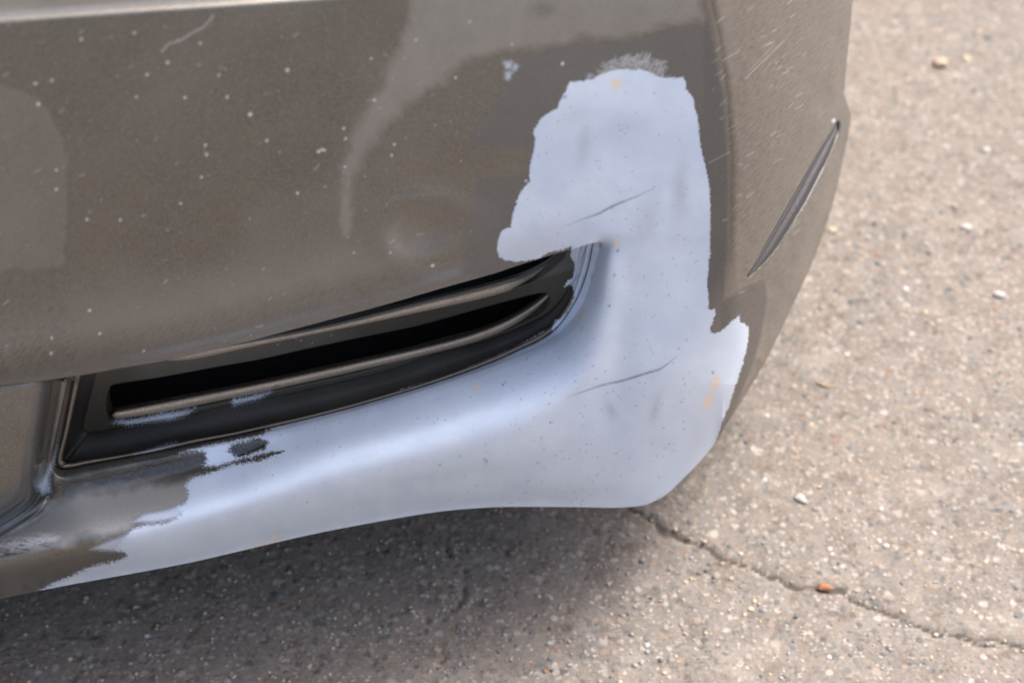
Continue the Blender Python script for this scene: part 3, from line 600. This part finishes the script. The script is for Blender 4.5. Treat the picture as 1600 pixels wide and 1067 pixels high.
z = -.0045*np.sqrt(crack) + np.where(near, .0022*(vnoise(xf*9, yf*9, 12)-.5)+.0012*(vnoise(xf*45, yf*45, 13)-.5)+.0009*(vnoise(xf*140, yf*140, 14)-.5), 0)
# pits and a worn step on one side of the crack
pit = np.clip((vnoise(xf*150+yf*40, yf*150-xf*40, 20)-.86)/.10, 0, 1)*near; z -= .0022*pit
z += .0012*np.clip(1-d1/.012, 0, 1)*(vnoise(xf*40, yf*40, 22)-.3)
V = np.stack([xf, yf, z], -1); ix = np.arange(X.size).reshape(X.shape)
Fg = np.stack([ix[:-1, :-1], ix[:-1, 1:], ix[1:, 1:], ix[1:, :-1]], -1).reshape(-1, 4)
def concrete():
    N = NB('worn_concrete'); o = N.obj()
    big = N.noise(o, 3.0, 5, .6); mid = N.noise(o, 28, 5, .65); fine = N.noise(o, 260, 4, .7)
    c = N.mix(N.step(mid, .3, .7), (.136, .116, .100), (.214, .189, .168))
    c = N.mix(N.math('MULTIPLY', N.step(big, .4, .7), .45), c, (.215, .178, .148))
    c = N.mix(N.math('MULTIPLY', N.step(fine, .35, .7), .4), c, (.32, .285, .252))
    wv = N.n.new('ShaderNodeVectorMath'); wv.operation = 'ADD'; nz = N.n.new('ShaderNodeTexNoise'); nz.inputs['Scale'].default_value = 90; N.l.new(o, nz.inputs['Vector'])
    sc = N.n.new('ShaderNodeVectorMath'); sc.operation = 'SCALE'; sc.inputs['Scale'].default_value = .006; N.l.new(nz.outputs['Color'], sc.inputs[0]); N.l.new(o, wv.inputs[0]); N.l.new(sc.outputs[0], wv.inputs[1]); w = wv.outputs[0]
    flat = N.mapping(w, (1, 1, 0))
    heights = []
    for scl, rad, thr in ((115, .42, .42), (230, .44, .25), (70, .34, .80)):
        x = N.n.new('ShaderNodeTexVoronoi'); N.l.new(flat, x.inputs['Vector']); x.inputs['Scale'].default_value = scl
        sp = N.n.new('ShaderNodeSeparateColor'); N.l.new(x.outputs['Color'], sp.inputs[0])
        m = N.math('MULTIPLY', N.math('SUBTRACT', 1.0, N.step(x.outputs['Distance'], rad*.6, rad*1.25)), N.step(sp.outputs[0], thr-.02, thr+.02))
        stone = N.ramp(sp.outputs[1], [(0, (.075, .082, .088)), (.20, (.14, .145, .14)), (.38, (.24, .195, .15)), (.58, (.30, .24, .185)), (.76, (.34, .30, .26)), (.92, (.44, .41, .37)), (.975, (.22, .12, .07))])
        c = N.mix(N.math('MULTIPLY', m, .72), c, stone); heights.append(m)
    sc_ = N.math('MULTIPLY', N.step(N.noise(N.mapping(o, (1, 1.6, 1), (0, 0, .4)), 30, 4, .6, .6), .57, .68), .62); c = N.mix(sc_, c, (.125, .10, .08))
    pl_ = N.math('MULTIPLY', N.step(N.noise(N.mapping(o, (1, 1.4, 1), (0, 0, -.3)), 14, 4, .6, .4), .56, .68), .35); c = N.mix(pl_, c, (.33, .29, .25))
    dk = N.math('MULTIPLY', N.step(N.noise(o, 120, 3, .6), .64, .72), .55); c = N.mix(dk, c, (.13, .11, .095))
    cr_ = N.attr('crack'); c = N.mix(N.math('MULTIPLY', N.step(cr_, .05, .6), .85), c, (.07, .058, .048))
    c = N.mix(N.math('MULTIPLY', N.step(N.attr('pit'), .1, .8), .55), c, (.11, .09, .075))
    N.set(Base_Color=c, Roughness=.9); N.b.inputs['Specular IOR Level'].default_value = .25
    b = N.bump(heights[0], .6, .0012); b = N.bump(fine, .7, .0015, b); b = N.bump(mid, .5, .003, b); N.set(Normal=b); return N.m
ground = make_mesh('ground', V, Fg, None, concrete(), None, True, 'structure')
for a_, d_ in (('crack', crack), ('pit', pit)):
    at = ground.data.attributes.new(a_, 'FLOAT', 'POINT'); at.data.foreach_set('value', d_.astype(np.float32))
STONES = [simple('stone_%s' % n_, c_, .8, .2, 300) for n_, c_ in (('white', (.46, .44, .41)), ('slate', (.13, .14, .145)), ('sand', (.48, .38, .28)), ('rust', (.33, .16, .08)), ('grey', (.33, .31, .29)))]
def pebble_geo(rs, sub=1):
    bm = bmesh.new(); bmesh.ops.create_icosphere(bm, subdivisions=sub, radius=1.0)
    for v_ in bm.verts:
        n_ = v_.co.normalized(); k = 1+.28*math.sin(3.1*n_.x+rs.rand()*1.2+2*n_.y)+.16*(rs.rand()-.5); v_.co = n_*k
    co = np.array([v_.co[:] for v_ in bm.verts]); f = np.array([[l.index for l in fa.verts] for fa in bm.faces]); bm.free(); return co, f
protos = [pebble_geo(np.random.RandomState(i)) for i in range(6)]
# grit: thousands of tiny embedded stones
vs_, fs_, mi_ = [], [], []; n0 = 0; rg = np.random.RandomState(5)
for i in range(9000):
    yy = -.22 + 2.3*rg.rand()**1.5; half = .42*(yy+1.35); xx = rg.uniform(-.45*(yy+1.1), half)
    s = rg.uniform(.0007, .0020)*(1+.5*rg.rand()**3)
    co, f = protos[i % 6]; a_ = rg.rand()*6.28; R = np.array([[math.cos(a_), -math.sin(a_), 0], [math.sin(a_), math.cos(a_), 0], [0, 0, 1]])
    vs_.append((co*np.array([s*rg.uniform(1, 1.5), s, s*.5]))@R.T + (xx, yy, s*.05)); fs_.append(f+n0); n0 += len(co); mi_ += [int(rg.choice(5, p=[.02, .22, .33, .02, .41]))]*len(f)
grit = make_mesh('grit', np.concatenate(vs_), np.concatenate(fs_), None, None, ground, True, 'stuff')
for m in STONES: grit.data.materials.append(m)
grit.data.polygons.foreach_set('material_index', np.array(mi_, np.int32))
# stone chips one can tell apart
pro_me = []
for k in range(5):
    co, f = pebble_geo(np.random.RandomState(40+k)); me = bpy.data.meshes.new('stone_chip'); me.from_pydata(co.tolist(), [], f.tolist()); me.materials.append(STONES[k])
    for p_ in me.polygons: p_.use_smooth = True
    pro_me.append(me)
rc = np.random.RandomState(21)
CH = [(1205, 497, 6, 0), (1198, 650, 5, 0), (1415, 452, 7, 0), (1510, 92, 8, 2), (1508, 355, 9, 0), (1300, 360, 8, 2), (1268, 918, 0, 3), (1372, 412, 6, 1), (1372, 400, 4, 3), (1452, 395, 6, 1), (1345, 505, 8, 1), (1157, 865, 4, 0), (1296, 858, 5, 0), (1160, 680, 6, 1), (1165, 690, 4, 1), (1230, 810, 4, 1), (1245, 962, 5, 1), (1190, 954, 5, 1), (1373, 845, 5, 0), (1195, 750, 5, 0), (1045, 890, 4, 1), (1540, 235, 7, 0), (1390, 475, 6, 1), (1330, 472, 5, 1), (1560, 460, 9, 0), (716, 978, 5, 1), (436, 930, 8, 1), (343, 944, 5, 1), (1460, 1046, 5, 1), (1545, 60, 6, 1)]
for _ in range(110): CH.append((rc.uniform(1010, 1600) if rc.rand() < .7 else rc.uniform(100, 1100), rc.uniform(0, 1060), rc.uniform(3, 5.5), int(rc.choice(5, p=[.3, .25, .2, .03, .22]))))
for (u_, v_, r_, k) in CH:
    if r_ < 1 or (v_ < np.interp(u_, [0, 680, 1000, 1130, 1240, 1330], [935, 800, 790, 670, 470, 0])+6): continue
    g = on_ground(float(u_), float(v_)); dist = np.linalg.norm(g-CAM); s = r_*dist/FPX
    ob = bpy.data.objects.new('stone_chip', pro_me[k]); col.objects.link(ob); ob.parent = ground
    ob.location = (g[0], g[1], s*.05); ob.scale = (s*1.15, s*.95, s*.5); ob.rotation_euler = (0, 0, rc.rand()*6.28)
# loose things lying on the concrete
def loose(name, u_, v_, r_, mat, label, cat, shp=(1.2, .9, .6), rot=0., seed=1):
    g = on_ground(float(u_), float(v_)); s = r_*np.linalg.norm(g-CAM)/FPX; co, f = pebble_geo(np.random.RandomState(seed), 2)
    me = bpy.data.meshes.new(name); me.from_pydata((co*s).tolist(), [], f.tolist()); me.materials.append(mat)
    for p_ in me.polygons: p_.use_smooth = True
    ob = bpy.data.objects.new(name, me); col.objects.link(ob); ob.location = (g[0], g[1], s*shp[2]*.7); ob.scale = shp; ob.rotation_euler = (0, 0, rot)
    ob['label'] = label; ob['category'] = cat; return ob
loose('pebble', 1250, 781, 9, STONES[0], 'small white stone on the concrete right of the bumper corner', 'stone', (1.3, .8, .5), -.6, 3)
loose('pebble', 1467, 103, 10, STONES[2], 'cream pebble near the top of the concrete, far right of the bumper', 'stone', (1.1, .9, .6), .2, 4)
loose('brick_crumb', 1288, 919, 9, simple('rust_orange', (.36, .16, .07), .85, .3, 200), 'rust orange crumb lodged along the long crack in the concrete', 'crumb', (1.3, .7, .5), .1, 5)
# a curled bit of bark
g = on_ground(1292., 603.); bm = bmesh.new(); nn = 14
prev = None
for i in range(nn):
    tt = i/(nn-1); cx = (tt-.5)*.024; cy = -.004*math.cos((tt-.5)*3)+.002; rr = .0022*(1-abs(tt-.5)*1.2)*(1+.2*math.sin(i*2.1))
    ring = [bm.verts.new((cx, cy+rr*1.2*math.cos(a), .0016+rr*.8*math.sin(a))) for a in [j*math.pi/3 for j in range(6)]]
    if prev:
        for j in range(6): bm.faces.new((prev[j], prev[(j+1) % 6], ring[(j+1) % 6], ring[j]))
    else: bm.faces.new(ring[::-1])
    prev = ring
bm.faces.new(prev); me = bpy.data.meshes.new('bark_bit'); bm.to_mesh(me); ob = bpy.data.objects.new('bark_bit', me); col.objects.link(ob); ob.location = (g[0], g[1], 0); ob.rotation_euler = (0, 0, -.25)
me.materials.append(simple('bark_brown', (.30, .23, .16), .9, .4, 250)); ob['label'] = 'short curled tan bark bit on the concrete beside the bumper'; ob['category'] = 'bark'
